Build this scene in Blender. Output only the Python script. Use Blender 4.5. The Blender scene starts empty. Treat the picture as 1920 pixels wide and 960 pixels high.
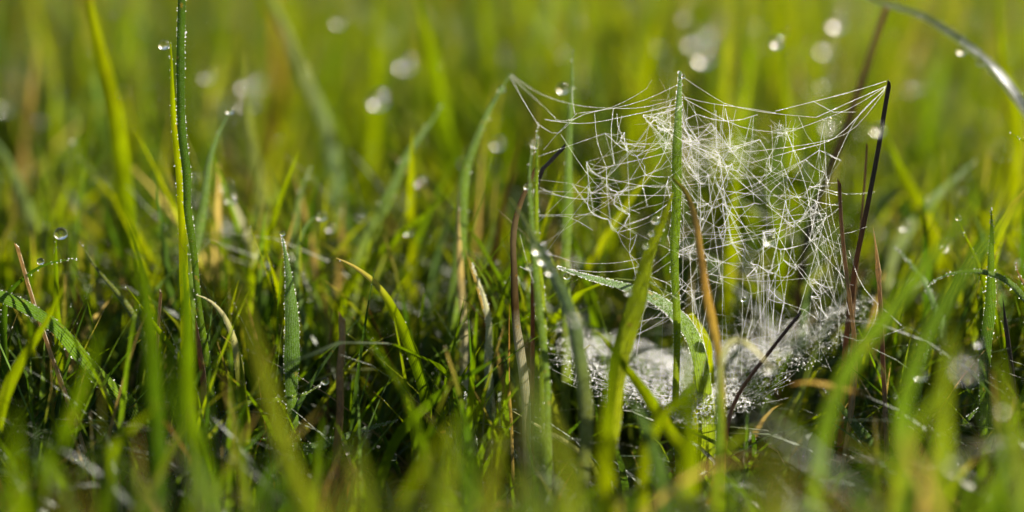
import bpy, math, random
import numpy as np
from mathutils import Vector

S = bpy.context.scene
COL = S.collection
RND = random.Random(11)
RNG = np.random.default_rng(5)
R = math.radians

# ------------------------------------------------------------------ camera
PITCH = R(12.0); DIST = 0.6667; FRAME = 0.24
FOCUS = Vector((0, 0, 0.075))
FWD = Vector((0, math.cos(PITCH), -math.sin(PITCH)))
UP = Vector((0, math.sin(PITCH), math.cos(PITCH)))
CAM = FOCUS - FWD * DIST
cam = bpy.data.cameras.new('camera')
cam.lens = 100; cam.sensor_width = 36; cam.clip_start = 0.01; cam.clip_end = 200
cam.dof.use_dof = True; cam.dof.focus_distance = DIST; cam.dof.aperture_fstop = 4.6
co = bpy.data.objects.new('camera', cam); COL.objects.link(co)
co.location = CAM; co.rotation_euler = (math.pi / 2 - PITCH, 0, 0)
S.camera = co

# ------------------------------------------------------------------ light
SUN_EL, SUN_AZ = R(20), R(25)          # azimuth measured from +Y (view direction) towards +X
world = bpy.data.worlds.new('World'); S.world = world; world.use_nodes = True
nt = world.node_tree
sky = nt.nodes.new('ShaderNodeTexSky'); sky.sky_type = 'NISHITA'; sky.sun_disc = False
sky.sun_elevation = SUN_EL; sky.sun_rotation = SUN_AZ
bg = nt.nodes['Background']; bg.inputs['Strength'].default_value = 0.05
nt.links.new(sky.outputs['Color'], bg.inputs['Color'])
sl = bpy.data.lights.new('sun', 'SUN'); sl.energy = 5.0; sl.angle = R(0.6); sl.color = (1.0, 0.94, 0.83)
so = bpy.data.objects.new('sun', sl); COL.objects.link(so)
sd = Vector((math.sin(SUN_AZ) * math.cos(SUN_EL), math.cos(SUN_AZ) * math.cos(SUN_EL), math.sin(SUN_EL)))
so.rotation_euler = sd.to_track_quat('Z', 'Y').to_euler()
S.view_settings.view_transform = 'Standard'; S.view_settings.look = 'None'
S.view_settings.exposure = 0.85; S.view_settings.gamma = 1.0
S.render.engine = 'CYCLES'
cy = S.cycles
cy.use_denoising = True
cy.max_bounces = 10; cy.transmission_bounces = 8; cy.transparent_max_bounces = 8
cy.diffuse_bounces = 4; cy.glossy_bounces = 3
cy.sample_clamp_indirect = 40; cy.sample_clamp_direct = 0
cy.caustics_reflective = False; cy.blur_glossy = 0.3

# ------------------------------------------------------------------ helpers
PXS = FRAME / 1920.0
def scale_at(dz): return PXS * (DIST + dz) / DIST
def P(px, py, dz=0.0):
    """the place in the meadow seen at photo pixel (px, py), dz metres behind the plane of focus"""
    k = scale_at(dz)
    return CAM + FWD * (DIST + dz) + Vector((1, 0, 0)) * ((px - 960) * k) + UP * ((480 - py) * k)
def project(p):
    v = Vector(p) - CAM
    d = v.dot(FWD); k = PXS * d / DIST
    return 960 + v.x / k, 480 - v.dot(UP) / k, d - DIST

def catmull(pts, n):
    pts = [np.array(p, float) for p in pts]
    p = [2 * pts[0] - pts[1]] + pts + [2 * pts[-1] - pts[-2]]
    m = len(pts) - 1; out = []
    for i in range(n):
        t = i / (n - 1) * m; k = min(int(t), m - 1); f = t - k
        a, b, c, d = p[k], p[k + 1], p[k + 2], p[k + 3]
        out.append(0.5 * (2 * b + (c - a) * f + (2 * a - 5 * b + 4 * c - d) * f * f + (3 * b - a - 3 * c + d) * f ** 3))
    out = np.array(out)
    seg = np.r_[0, np.cumsum(np.linalg.norm(np.diff(out, axis=0), axis=1))]
    s = np.linspace(0, seg[-1], n)
    return np.stack([np.interp(s, seg, out[:, j]) for j in range(out.shape[1])], 1)

def norm(a): return a / np.maximum(np.linalg.norm(a, axis=-1, keepdims=True), 1e-12)

def make_mesh(name, verts, faces, mat, cols=None, uvs=None, parent=None, smooth=True):
    """verts (n,3); faces (m,k) all of one size; cols (n,4) per vertex; uvs (n,2) per vertex"""
    me = bpy.data.meshes.new(name)
    verts = np.asarray(verts, np.float32); faces = np.asarray(faces, np.int32)
    m, k = faces.shape
    me.vertices.add(len(verts)); me.vertices.foreach_set('co', verts.ravel())
    me.loops.add(m * k); me.loops.foreach_set('vertex_index', faces.ravel())
    me.polygons.add(m); me.polygons.foreach_set('loop_start', np.arange(m, dtype=np.int32) * k)
    if uvs is not None:
        l = me.uv_layers.new(name='UVMap')
        l.data.foreach_set('uv', np.asarray(uvs, np.float32)[faces.ravel()].ravel())
    if cols is not None:
        a = me.color_attributes.new('tint', 'FLOAT_COLOR', 'POINT')
        a.data.foreach_set('color', np.asarray(cols, np.float32).ravel())
    me.update(calc_edges=True); me.validate()
    me.polygons.foreach_set('use_smooth', np.full(len(me.polygons), smooth))
    me.materials.append(mat)
    o = bpy.data.objects.new(name, me); COL.objects.link(o)
    if parent is not None: o.parent = parent
    return o

def tag(o, label=None, cat=None, group=None, kind=None):
    if label: o['label'] = label
    if cat: o['category'] = cat
    if group: o['group'] = group
    if kind: o['kind'] = kind
    return o

# ------------------------------------------------------------------ materials
def new_mat(name):
    m = bpy.data.materials.new(name); m.use_nodes = True
    t = m.node_tree; t.nodes.clear()
    return m, t, t.nodes.new('ShaderNodeOutputMaterial')
def nd(t, kind, **kw):
    n = t.nodes.new(kind)
    for k, v in kw.items():
        if k in n.inputs: n.inputs[k].default_value = v
        else: setattr(n, k, v)
    return n

def leaf_material(name='blade', gloss=0.06, rough=0.45):
    m, t, out = new_mat(name)
    L = t.links.new
    at = nd(t, 'ShaderNodeAttribute', attribute_name='tint')
    uv = nd(t, 'ShaderNodeUVMap', uv_map='UVMap')
    sep = nd(t, 'ShaderNodeSeparateXYZ'); L(uv.outputs[0], sep.inputs[0])
    # parallel veins across the blade
    mul = nd(t, 'ShaderNodeMath', operation='MULTIPLY'); L(sep.outputs['X'], mul.inputs[0]); mul.inputs[1].default_value = 50
    sn = nd(t, 'ShaderNodeMath', operation='SINE'); L(mul.outputs[0], sn.inputs[0])
    vein = nd(t, 'ShaderNodeMapRange'); L(sn.outputs[0], vein.inputs['Value'])
    for k, v in (('From Min', -1), ('From Max', 1), ('To Min', 0.62), ('To Max', 1.18)): vein.inputs[k].default_value = v
    geo = nd(t, 'ShaderNodeNewGeometry')
    no = nd(t, 'ShaderNodeTexNoise', Scale=130.0, Detail=4.0); L(geo.outputs['Position'], no.inputs['Vector'])
    nr = nd(t, 'ShaderNodeMapRange'); L(no.outputs['Fac'], nr.inputs['Value'])
    for k, v in (('From Min', 0.3), ('From Max', 0.7), ('To Min', 0.72), ('To Max', 1.25)): nr.inputs[k].default_value = v
    mm = nd(t, 'ShaderNodeMath', operation='MULTIPLY'); L(vein.outputs[0], mm.inputs[0]); L(nr.outputs[0], mm.inputs[1])
    colr = nd(t, 'ShaderNodeVectorMath', operation='SCALE'); L(at.outputs['Color'], colr.inputs[0]); L(mm.outputs[0], colr.inputs['Scale'])
    # little brown flecks
    n2 = nd(t, 'ShaderNodeTexNoise', Scale=420.0, Detail=2.0); L(geo.outputs['Position'], n2.inputs['Vector'])
    fl = nd(t, 'ShaderNodeMapRange'); L(n2.outputs['Fac'], fl.inputs['Value'])
    for k, v in (('From Min', 0.66), ('From Max', 0.74), ('To Min', 0.0), ('To Max', 0.55)): fl.inputs[k].default_value = v
    mx = nd(t, 'ShaderNodeMix', data_type='RGBA'); L(fl.outputs[0], mx.inputs['Factor'])
    L(colr.outputs[0], mx.inputs['A']); mx.inputs['B'].default_value = (0.12, 0.075, 0.025, 1)
    # light coming through: green tissue swallows the blue, withered tissue lets all of it pass
    sc3 = nd(t, 'ShaderNodeSeparateColor'); L(mx.outputs['Result'], sc3.inputs[0])
    q1 = nd(t, 'ShaderNodeMath', operation='DIVIDE'); L(sc3.outputs['Blue'], q1.inputs[0]); L(sc3.outputs['Green'], q1.inputs[1])
    q2 = nd(t, 'ShaderNodeMapRange'); L(q1.outputs[0], q2.inputs['Value'])
    for k, v in (('From Min', 0.05), ('From Max', 0.7), ('To Min', 0.06), ('To Max', 1.2)): q2.inputs[k].default_value = v
    q3 = nd(t, 'ShaderNodeCombineXYZ', X=1.66, Y=1.62); L(q2.outputs[0], q3.inputs['Z'])
    tr0 = nd(t, 'ShaderNodeVectorMath', operation='MULTIPLY'); L(mx.outputs['Result'], tr0.inputs[0]); L(q3.outputs[0], tr0.inputs[1])
    bump = nd(t, 'ShaderNodeBump', Strength=0.35, Distance=0.0002); L(mm.outputs[0], bump.inputs['Height'])
    # wet film with a fine mist of dew on it (alpha of the tint says how much)
    n3 = nd(t, 'ShaderNodeTexNoise', Scale=2600.0, Detail=1.0); L(geo.outputs['Position'], n3.inputs['Vector'])
    f3 = nd(t, 'ShaderNodeMapRange'); L(n3.outputs['Fac'], f3.inputs['Value'])
    for k, v in (('From Min', 0.42), ('From Max', 0.62), ('To Min', 0.1), ('To Max', 1.0)): f3.inputs[k].default_value = v
    fm = nd(t, 'ShaderNodeMath', operation='MULTIPLY'); L(f3.outputs[0], fm.inputs[0]); L(at.outputs['Alpha'], fm.inputs[1])
    dmix = nd(t, 'ShaderNodeMix', data_type='RGBA'); L(fm.outputs[0], dmix.inputs['Factor'])
    L(mx.outputs['Result'], dmix.inputs['A']); dmix.inputs['B'].default_value = (0.42, 0.50, 0.47, 1)
    tr = nd(t, 'ShaderNodeMix', data_type='RGBA'); L(fm.outputs[0], tr.inputs['Factor'])
    L(tr0.outputs[0], tr.inputs['A']); tr.inputs['B'].default_value = (0.34, 0.38, 0.33, 1)
    df = nd(t, 'ShaderNodeBsdfDiffuse'); L(dmix.outputs['Result'], df.inputs['Color']); L(bump.outputs[0], df.inputs['Normal'])
    tl = nd(t, 'ShaderNodeBsdfTranslucent'); L(tr.outputs['Result'], tl.inputs['Color']); L(bump.outputs[0], tl.inputs['Normal'])
    add = nd(t, 'ShaderNodeAddShader'); L(df.outputs[0], add.inputs[0]); L(tl.outputs[0], add.inputs[1])
    gl = nd(t, 'ShaderNodeBsdfGlossy', Roughness=rough); L(bump.outputs[0], gl.inputs['Normal'])
    fr = nd(t, 'ShaderNodeFresnel', IOR=1.38); L(bump.outputs[0], fr.inputs['Normal'])
    fs = nd(t, 'ShaderNodeMath', operation='MULTIPLY'); L(fr.outputs[0], fs.inputs[0]); fs.inputs[1].default_value = gloss
    mix = nd(t, 'ShaderNodeMixShader'); L(fs.outputs[0], mix.inputs[0]); L(add.outputs[0], mix.inputs[1]); L(gl.outputs[0], mix.inputs[2])
    L(mix.outputs[0], out.inputs['Surface'])
    return m
LEAF = leaf_material(); WET = leaf_material('wet_blade', 0.6, 0.33)

def stem_material():
    m, t, out = new_mat('dry_stem'); L = t.links.new
    at = nd(t, 'ShaderNodeAttribute', attribute_name='tint')
    uv = nd(t, 'ShaderNodeUVMap', uv_map='UVMap')
    mp = nd(t, 'ShaderNodeMapping'); mp.inputs['Scale'].default_value = (9, 1.2, 1); L(uv.outputs[0], mp.inputs[0])
    no = nd(t, 'ShaderNodeTexNoise', Scale=6.0, Detail=6.0); L(mp.outputs[0], no.inputs['Vector'])
    nr = nd(t, 'ShaderNodeMapRange'); L(no.outputs['Fac'], nr.inputs['Value'])
    for k, v in (('From Min', 0.3), ('From Max', 0.7), ('To Min', 0.25), ('To Max', 2.6)): nr.inputs[k].default_value = v
    sc = nd(t, 'ShaderNodeVectorMath', operation='SCALE'); L(at.outputs['Color'], sc.inputs[0]); L(nr.outputs[0], sc.inputs['Scale'])
    bump = nd(t, 'ShaderNodeBump', Strength=0.6, Distance=0.0003); L(no.outputs['Fac'], bump.inputs['Height'])
    p = nd(t, 'ShaderNodeBsdfPrincipled', Roughness=0.5); L(sc.outputs[0], p.inputs['Base Color']); L(bump.outputs[0], p.inputs['Normal'])
    tl = nd(t, 'ShaderNodeBsdfTranslucent'); L(sc.outputs[0], tl.inputs['Color'])
    ad = nd(t, 'ShaderNodeAddShader'); L(p.outputs[0], ad.inputs[0]); L(tl.outputs[0], ad.inputs[1])
    L(ad.outputs[0], out.inputs['Surface'])
    return m
STEM = stem_material()

def water_material(name, rough):
    m, t, out = new_mat(name)
    g = nd(t, 'ShaderNodeBsdfGlass', Roughness=rough, IOR=1.333)
    t.links.new(g.outputs[0], out.inputs['Surface'])
    return m
WATER = water_material('clear_water', 0.03)
BIGDEW = water_material('dew_glint', 0.10)

def silk_material(name, glass):
    """threads and beads of water fine as mist: they let light through and scatter it on the way"""
    m, t, out = new_mat(name); L = t.links.new
    tl = nd(t, 'ShaderNodeBsdfTranslucent', Color=(1.0, 0.99, 0.95, 1))
    tp = nd(t, 'ShaderNodeBsdfTransparent')
    a = nd(t, 'ShaderNodeMixShader'); a.inputs[0].default_value = 0.55; L(tp.outputs[0], a.inputs[1]); L(tl.outputs[0], a.inputs[2])
    if glass > 0:
        g = nd(t, 'ShaderNodeBsdfGlass', Roughness=0.2, IOR=1.333)
        b = nd(t, 'ShaderNodeMixShader'); b.inputs[0].default_value = glass; L(a.outputs[0], b.inputs[1]); L(g.outputs[0], b.inputs[2]); a = b
    L(a.outputs[0], out.inputs['Surface'])
    return m
SILK = silk_material('dewy_silk', 0)
DEW = silk_material('fine_dew', 0.45); SPARK = silk_material('sheet_dew', 0.6)

def soil_material():
    m, t, out = new_mat('soil'); L = t.links.new
    geo = nd(t, 'ShaderNodeNewGeometry')
    no = nd(t, 'ShaderNodeTexNoise', Scale=60.0, Detail=8.0); L(geo.outputs['Position'], no.inputs['Vector'])
    cr = nd(t, 'ShaderNodeValToRGB'); L(no.outputs['Fac'], cr.inputs[0])
    e = cr.color_ramp.elements
    e[0].position = 0.3; e[0].color = (0.012, 0.010, 0.005, 1)
    e[1].position = 0.75; e[1].color = (0.05, 0.05, 0.014, 1)
    bump = nd(t, 'ShaderNodeBump', Strength=0.8, Distance=0.004); L(no.outputs['Fac'], bump.inputs['Height'])
    p = nd(t, 'ShaderNodeBsdfPrincipled', Roughness=0.9); L(cr.outputs[0], p.inputs['Base Color']); L(bump.outputs[0], p.inputs['Normal'])
    L(p.outputs[0], out.inputs['Surface'])
    return m
SOIL = soil_material()

# ------------------------------------------------------------------ colours (base colours of the things)
GREEN = (0.050, 0.084, 0.006); DEEP = (0.024, 0.050, 0.008); BRIGHT = (0.092, 0.122, 0.005)
LIME = (0.125, 0.145, 0.005); OLIVE = (0.074, 0.088, 0.016); BLUISH = (0.05, 0.085, 0.035)
STRAW = (0.30, 0.225, 0.11); TAN = (0.20, 0.14, 0.065); RUST = (0.12, 0.060, 0.022)
BROWN = (0.09, 0.045, 0.018); DARK = (0.030, 0.018, 0.010); ORANGE = (0.26, 0.145, 0.055); PALE = (0.34, 0.31, 0.22)

# ------------------------------------------------------------------ ground
def ground():
    n = 120
    # one sheet: fine near the scene, wide towards the horizon
    g = np.sinh(np.linspace(-5, 5, n)) / np.sinh(5) * 60
    X, Y = np.meshgrid(g, g)
    Z = 0.004 * np.sin(X * 9 + 1) * np.cos(Y * 7) * np.exp(-(X ** 2 + Y ** 2) / 8) - 0.004
    v = np.stack([X.ravel(), Y.ravel(), Z.ravel()], 1)
    i = np.arange(n * n).reshape(n, n)
    f = np.stack([i[:-1, :-1], i[:-1, 1:], i[1:, 1:], i[1:, :-1]], -1).reshape(-1, 4)
    o = make_mesh('ground', v, f, SOIL); o['kind'] = 'structure'
ground()

# ------------------------------------------------------------------ blades
BASES = []           # feet of the single blades, so that the turf keeps clear of them
ICO_V = None
def ico():
    import bmesh
    global ICO_V, ICO_F, ICO2_V, ICO2_F
    for sub in (1, 2):
        bm = bmesh.new(); bmesh.ops.create_icosphere(bm, subdivisions=sub, radius=1.0)
        v = np.array([x.co[:] for x in bm.verts]); f = np.array([[y.index for y in x.verts] for x in bm.faces])
        bm.free()
        if sub == 1: ICO_V, ICO_F = v, f
        else: ICO2_V, ICO2_F = v, f
ico()
def beads(name, pts, rad, mat, parent=None, fine=False):
    pts = np.asarray(pts, float); rad = np.asarray(rad, float)
    V, F = (ICO2_V, ICO2_F) if fine else (ICO_V, ICO_F)
    v = (pts[:, None, :] + V[None] * rad[:, None, None]).reshape(-1, 3)
    f = (F[None] + (np.arange(len(pts)) * len(V))[:, None, None]).reshape(-1, 3)
    return make_mesh(name, v, f, mat, parent=parent)

def ribbon(c, w, roll, fold=0.22, across=5, view=(0, -1, 0.15)):
    """a folded ribbon along centre line c (n,3) of widths w (n,)"""
    n = len(c)
    T = norm(np.gradient(c, axis=0))
    V = np.array(view, float)
    Sd = np.cross(T, V); bad = np.linalg.norm(Sd, axis=1) < 0.05
    Sd[bad] = np.array([1, 0, 0]); Sd = norm(Sd); N = norm(np.cross(Sd, T))
    r = np.broadcast_to(roll, (n,))[:, None]
    S2 = Sd * np.cos(r) + N * np.sin(r); N2 = -Sd * np.sin(r) + N * np.cos(r)
    u = np.linspace(-1, 1, across)
    v = c[:, None, :] + S2[:, None, :] * (u[None, :, None] * w[:, None, None] / 2) \
        + N2[:, None, :] * ((np.abs(u) ** 1.3)[None, :, None] * (w * fold)[:, None, None])
    idx = np.arange(n * across).reshape(n, across)
    f = np.stack([idx[:-1, :-1], idx[:-1, 1:], idx[1:, 1:], idx[1:, :-1]], -1).reshape(-1, 4)
    uv = np.stack(np.meshgrid(np.linspace(0, 1, across), np.linspace(0, 1, n)), -1).reshape(-1, 2)
    return v, f, uv

def centre(pts, dz, n, ground=True):
    m = len(pts)
    if not isinstance(dz, (tuple, list)) and dz < -40: dz = dz * 1.25
    d = [dz] * m if not isinstance(dz, (tuple, list)) else list(np.interp(np.linspace(0, 1, m), np.linspace(0, 1, len(dz)), dz))
    w = [np.array(P(p[0], p[1], d[i] / 1000.0)) for i, p in enumerate(pts)]
    last, prev = w[-1], w[-2]
    h = last[2]
    if h > 0.004 and ground:                                    # carry the blade on down into the soil
        dr = last - prev; dr[2] = 0
        L = np.linalg.norm(dr)
        if L > 1e-9: dr = dr / L * min(L, h) * 0.35
        w.append(np.array([last[0] + dr[0] * 0.7, last[1] + dr[1] * 0.7 + 0.002, h * 0.45]))
        w.append(np.array([last[0] + dr[0], last[1] + dr[1] + 0.003, -0.004]))
    BASES.append(w[-1][:2])
    return catmull(w, n)

def grad(cols, n):
    cols = np.array([c if len(c) == 4 else (*c, 0.0) for c in cols], float)
    return np.stack([np.interp(np.linspace(0, 1, n), np.linspace(0, 1, len(cols)), cols[:, j]) for j in range(4)], 1)

GRP = 'grass blades standing in the dewy meadow'
def blade(label, pts, w, dz, col, dew=0.0, frost=0.0, roll=0.35, prof=None, twist=0.0, fold=0.2, name='grass_blade', cat='grass blade', group=GRP, n=40, ground=True, mat=None):
    """a blade whose tip is the first point; w in photo pixels, dz in mm behind the focus"""
    c = centre(pts, dz, n, ground)
    d0 = (dz if not isinstance(dz, (tuple, list)) else sum(dz) / len(dz)) / 1000
    t = np.linspace(0, 1, n)
    if prof is None: pr = np.clip(t / 0.30, 0.03, 1) ** 0.75 * (1 - 0.25 * np.clip(t - 0.5, 0, 1))
    else: pr = np.interp(t, np.linspace(0, 1, len(prof)), prof)
    if d0 < -.04: w = w * .82
    ph = RND.uniform(0, 99)                           # living blades are never quite even
    pr = pr * (1 + .06 * np.sin(t * 31 + ph) * np.sin(t * 13 + 2 * ph) + .03 * np.sin(t * 77 + ph))
    wob = w * scale_at(d0) * .16 * np.sin(t * 17 + ph) * np.sin(t * 5.3 + ph * 3) * np.clip(t * 6, 0, 1)
    c = c + np.stack([wob, 0 * wob, 0 * wob], 1)
    W = w * scale_at(d0) * pr / max(0.35, math.cos(roll))
    rl = roll + twist * t
    v, f, uv = ribbon(c, W, rl, fold=fold)
    cols = col if isinstance(col, list) else [col]
    cc = grad(cols, n); cc[:, 3] = np.maximum(cc[:, 3], frost * .6)
    o = make_mesh(name, v.reshape(-1, 3), f, mat or LEAF, np.repeat(cc, 5, 0), uv)
    tag(o, label, cat, group)
    if dew > 0:                                       # beads along both edges, fewer on the face
        ed, rr = [], []
        L = float(np.linalg.norm(np.diff(c, axis=0), axis=1).sum())
        k = int(L / 0.0006 * dew)
        for _ in range(k):
            s = RND.random() ** 1.25 * (n - 1) * 0.9; i = min(int(s), n - 2); q = s - i
            e = RND.choice((0, 4, 0, 4, 0, 4, 1, 2, 3))
            p = v[i, e] * (1 - q) + v[i + 1, e] * q
            r = 0.00007 + 0.00016 * RND.random() ** 2.2 + (0.00012 if RND.random() < 0.04 else 0)
            off = norm(p - (c[i] * (1 - q) + c[i + 1] * q)) * r * 0.6 if e in (0, 4) else np.array([0, -r * 0.5, r * 0.3])
            ed.append(p + off); rr.append(r)
        b = beads('dew', ed, rr, DEW, o); b['kind'] = 'stuff'
    return o

def stem(label, pts, w, dz, col, top='cut', name='straw', cat='dry straw', group='dry stems among the grass', n=34, nodes=(), dew=0):
    """a round dry stalk; first point is its top"""
    c = centre(pts, dz, n)
    d0 = (dz if not isinstance(dz, (tuple, list)) else sum(dz) / len(dz)) / 1000
    t = np.linspace(0, 1, n); k = 8
    rad = w * scale_at(d0) / 2 * (0.72 + 0.28 * t)
    for q in nodes: rad = rad * (1 + 0.45 * np.exp(-((t - q) / 0.012) ** 2))
    if top == 'sharp': rad = rad * np.clip(t / 0.10, 0.06, 1)
    jit = np.array([RND.uniform(0.8, 1.2) for _ in range(k)])
    T = norm(np.gradient(c, axis=0)); A = norm(np.cross(T, np.array([0.1, -1, 0.05]))); B = np.cross(T, A)
    an = np.arange(k) / k * 2 * math.pi
    v = c[:, None, :] + (A[:, None, :] * np.cos(an)[None, :, None] + B[:, None, :] * np.sin(an)[None, :, None]) * (rad[:, None] * jit[None])[:, :, None]
    if top == 'cut':                                  # a splintered, slanting break
        for j in range(k): v[0, j] += -T[0] * rad[0] * (1.6 * math.cos(an[j]) + RND.uniform(-0.7, 0.9))
    idx = np.arange(n * k).reshape(n, k); nx = np.roll(idx, -1, 1)
    f = np.stack([idx[:-1], nx[:-1], nx[1:], idx[1:]], -1).reshape(-1, 4)
    vv = v.reshape(-1, 3)
    vv = np.vstack([vv, c[0] + T[0] * rad[0] * 0.5])
    cap = np.stack([idx[0], nx[0], np.full(k, n * k), np.full(k, n * k)], -1)
    # cap as slim quads: middle of the break to pairs of rim points
    cap = np.array([[idx[0, j], idx[0, (j + 1) % k], idx[0, (j + 2) % k], n * k] for j in range(0, k, 2)])
    f = np.vstack([f, cap])
    uv = np.vstack([np.stack(np.meshgrid(np.linspace(0, 1, k), np.linspace(0, 8, n)), -1).reshape(-1, 2), [[0.5, 0]]])
    cols = col if isinstance(col, list) else [col]
    cc = np.repeat(grad(cols, n), k, 0); cc[:, 3] = 1; cc = np.vstack([cc, [*np.array(cols[0][:3]) * 1.3, 1]])
    o = make_mesh(name, vv, f, STEM, cc, uv)
    tag(o, label, cat, group)
    if dew:
        L = float(np.linalg.norm(np.diff(c, axis=0), axis=1).sum()); ed = []; rr = []
        for _ in range(int(L / 0.0008 * dew)):
            i = int(RND.random() ** 1.2 * (n - 2)); j = RND.randrange(k); q = RND.random()
            ed.append(v[i, j] * (1 - q) + v[i + 1, j] * q); rr.append(RND.uniform(0.00006, 0.00014))
        b = beads('dew', ed, rr, DEW, o); b['kind'] = 'stuff'
    return o

exec_heroes = True
# --- blades in the plane of focus, left part of the picture
blade('tall dark upright blade running out of the top edge, dew along its rim',
      [(341, -70), (338, 60), (337, 160), (338, 245), (350, 330), (352, 390), (364, 470), (371, 580), (392, 710), (404, 830), (408, 940)],
      15, (4, 0, 0, 0), [DEEP, DEEP, GREEN, DEEP], dew=1.6, frost=0.06, roll=0.5, prof=[.9, .95, 1, 1, .8, .75, .8, .8, .8, .7])
blade('bright yellow-green blade clinging to the left side of the tall dark upright blade',
      [(319, 78), (324, 170), (331, 270), (336, 345), (337, 372), (340, 420), (344, 520)], 19, 6, [BRIGHT, LIME, LIME, GREEN], dew=.35, roll=0.3,
      prof=[.15, .55, .7, .85, 1.2, .7, .5, .5])
blade('short stiff blade edged with silver beads, a single drop balanced on its pointed tip',
      [(529, 442), (534, 480), (542, 540), (549, 600), (547, 650), (546, 700), (550, 770), (556, 860), (560, 960)],
      28, 0, [BLUISH, DEEP, GREEN, BRIGHT], dew=2.6, frost=0.14, roll=0.25, prof=[.05, .45, .95, 1, .75, .55, .6, .55, .5, .5])
blade('smooth arching blade with pale withered tip, bending left over the brown stalk',
      [(630, 484), (660, 498), (700, 530), (735, 576), (762, 630), (780, 690), (794, 750), (800, 830), (806, 930)],
      21, (-2, 0, 4), [STRAW, BRIGHT, GREEN, GREEN, GREEN, DEEP], roll=0.45, dew=0.1)
blade('broad beaded blade arching out of the left edge of the picture',
      [(-90, 535), (-20, 546), (50, 572), (110, 615), (160, 668), (205, 715), (245, 755), (290, 830), (310, 940)],
      33, (-4, -2, 0, 4), [DEEP, (0.04, .08, .010), GREEN, DEEP, DEEP], dew=2.2, frost=.1, roll=-0.55, prof=[.5, .75, .8, .95, 1, 1, .8, .6, .5])
blade('small dark curved blade carrying a clear drop above the broad beaded blade',
      [(147, 485), (110, 489), (75, 500), (45, 522), (15, 552), (5, 610), (8, 720)], 11, 0, [DEEP, DEEP, GREEN], roll=.5, dew=.5)
blade('slim blade with a large clear drop at its tip, behind the small dark curved blade',
      [(106, 440), (103, 490), (106, 560), (112, 650), (116, 780)], 17, 12, [GREEN, BRIGHT, GREEN], roll=.2, dew=.2)
blade('narrow blade with sunlit edge slanting down right below the tall upright blade',
      [(236, 537), (262, 572), (300, 625), (345, 690), (372, 770), (385, 900)], 13, 2, [BRIGHT, GREEN, GREEN], roll=.5, dew=.15)
blade('twin of pale wet streaks, blade bent over in the shadow left of centre',
      [(150, 455), (185, 510), (225, 560), (262, 620), (285, 700), (292, 820)], 13, 14, [OLIVE, OLIVE, GREEN], roll=.7, frost=.3, dew=.3)
blade('pale tipped blade curling over in front of the reddish brown sheath',
      [(368, 553), (395, 565), (425, 600), (444, 665), (455, 760), (462, 900)], 17, -6, [PALE, OLIVE, GREEN, GREEN], roll=.4, dew=.25)
blade('little side leaf with a round drop at its end, across the stiff beaded blade',
      [(606, 716), (590, 728), (566, 740), (530, 747), (490, 752), (440, 765), (420, 840)], 11, -3, [GREEN, BRIGHT, GREEN], dew=2.0, frost=.2, roll=.4)
blade('dewy leaf lying nearly flat at the foot of the brown stalk, covered with silver beads',
      [(745, 788), (705, 797), (660, 812), (600, 832), (545, 850), (500, 880), (490, 930)], 18, (6, 3, 0), [BLUISH, BLUISH, GREEN], dew=3.0, frost=.4, roll=.6)
blade('dark low blade leaning left across the base of the stiff beaded blade',
      [(470, 823), (520, 826), (575, 836), (640, 862), (690, 905), (710, 960)], 13, 4, [DEEP, DEEP, GREEN], dew=.8, roll=.1)
blade('dewy curled blade between the tan dead blade and the white dry leaf',
      [(884, 492), (896, 525), (910, 565), (916, 610), (915, 680), (918, 780)], 15, 16, [PALE, BLUISH, GREEN], dew=1.8, frost=.45, roll=.3)
blade('wet curled strip full of white glints standing at the bottom edge near centre',
      [(872, 735), (880, 790), (886, 840), (893, 890), (900, 950), (904, 1010)], 20, -4, [OLIVE, BLUISH, BLUISH], dew=3.2, frost=.45, roll=.5, twist=1.5, mat=WET)
blade('straight green blade leaning right behind the dewy curled blade',
      [(968, 470), (950, 530), (930, 600), (918, 670), (908, 760), (900, 860)], 16, 22, [GREEN, BRIGHT, GREEN], roll=.3, dew=.2)
blade('thin sedge with white beads climbing left of the blurred lone drop',
      [(585, 312), (566, 350), (556, 400), (548, 470), (540, 560), (530, 660)], 15, 60, [BLUISH, BRIGHT, GREEN], dew=.8, frost=.2, roll=.3)
blade('bent leaf ending in the sparkling drop, left of the beaded sedge',
      [(610, 402), (585, 410), (565, 440), (556, 490), (560, 560), (575, 660)], 12, 38, [BLUISH, GREEN, GREEN], roll=.3, frost=.2)
blade('bright yellow blade slanting up right in the gap behind the stiff beaded blade',
      [(545, 470), (500, 520), (455, 570), (420, 640), (400, 720)], 26, 40, [GREEN, LIME, BRIGHT], roll=.3)
# blurred blades, left half, behind the focus
blade('blurred blue-green blade with drops leaning right to its tip left of centre',
      [(830, 195), (800, 240), (765, 285), (735, 345), (705, 415), (675, 490), (650, 600), (640, 720)], 23, 66, [BLUISH, GREEN, BRIGHT, GREEN, GREEN], roll=.3, frost=.25, dew=.3)
blade('broad dark blade bowed at its base, rising out of the top left corner',
      [(150, -120), (165, 0), (185, 90), (205, 180), (218, 280), (232, 360), (242, 450), (250, 600)], 30, 75, [OLIVE, LIME, BRIGHT, GREEN, DEEP, GREEN], roll=.5)
blade('long pale blade slanting down right from the top edge, left of centre',
      [(490, -100), (510, 0), (535, 70), (565, 140), (595, 200), (615, 260), (630, 350), (640, 480)], 23, 150, [OLIVE, OLIVE, BLUISH, BRIGHT, GREEN], roll=.4, frost=.4)
blade('thin blade curving up to a small drop right of the tall dark upright blade',
      [(432, 208), (412, 245), (395, 290), (385, 345), (374, 410), (362, 480), (356, 600)], 20, 34, [BLUISH, GREEN, GREEN], roll=.35, frost=.2, dew=.15)
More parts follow.
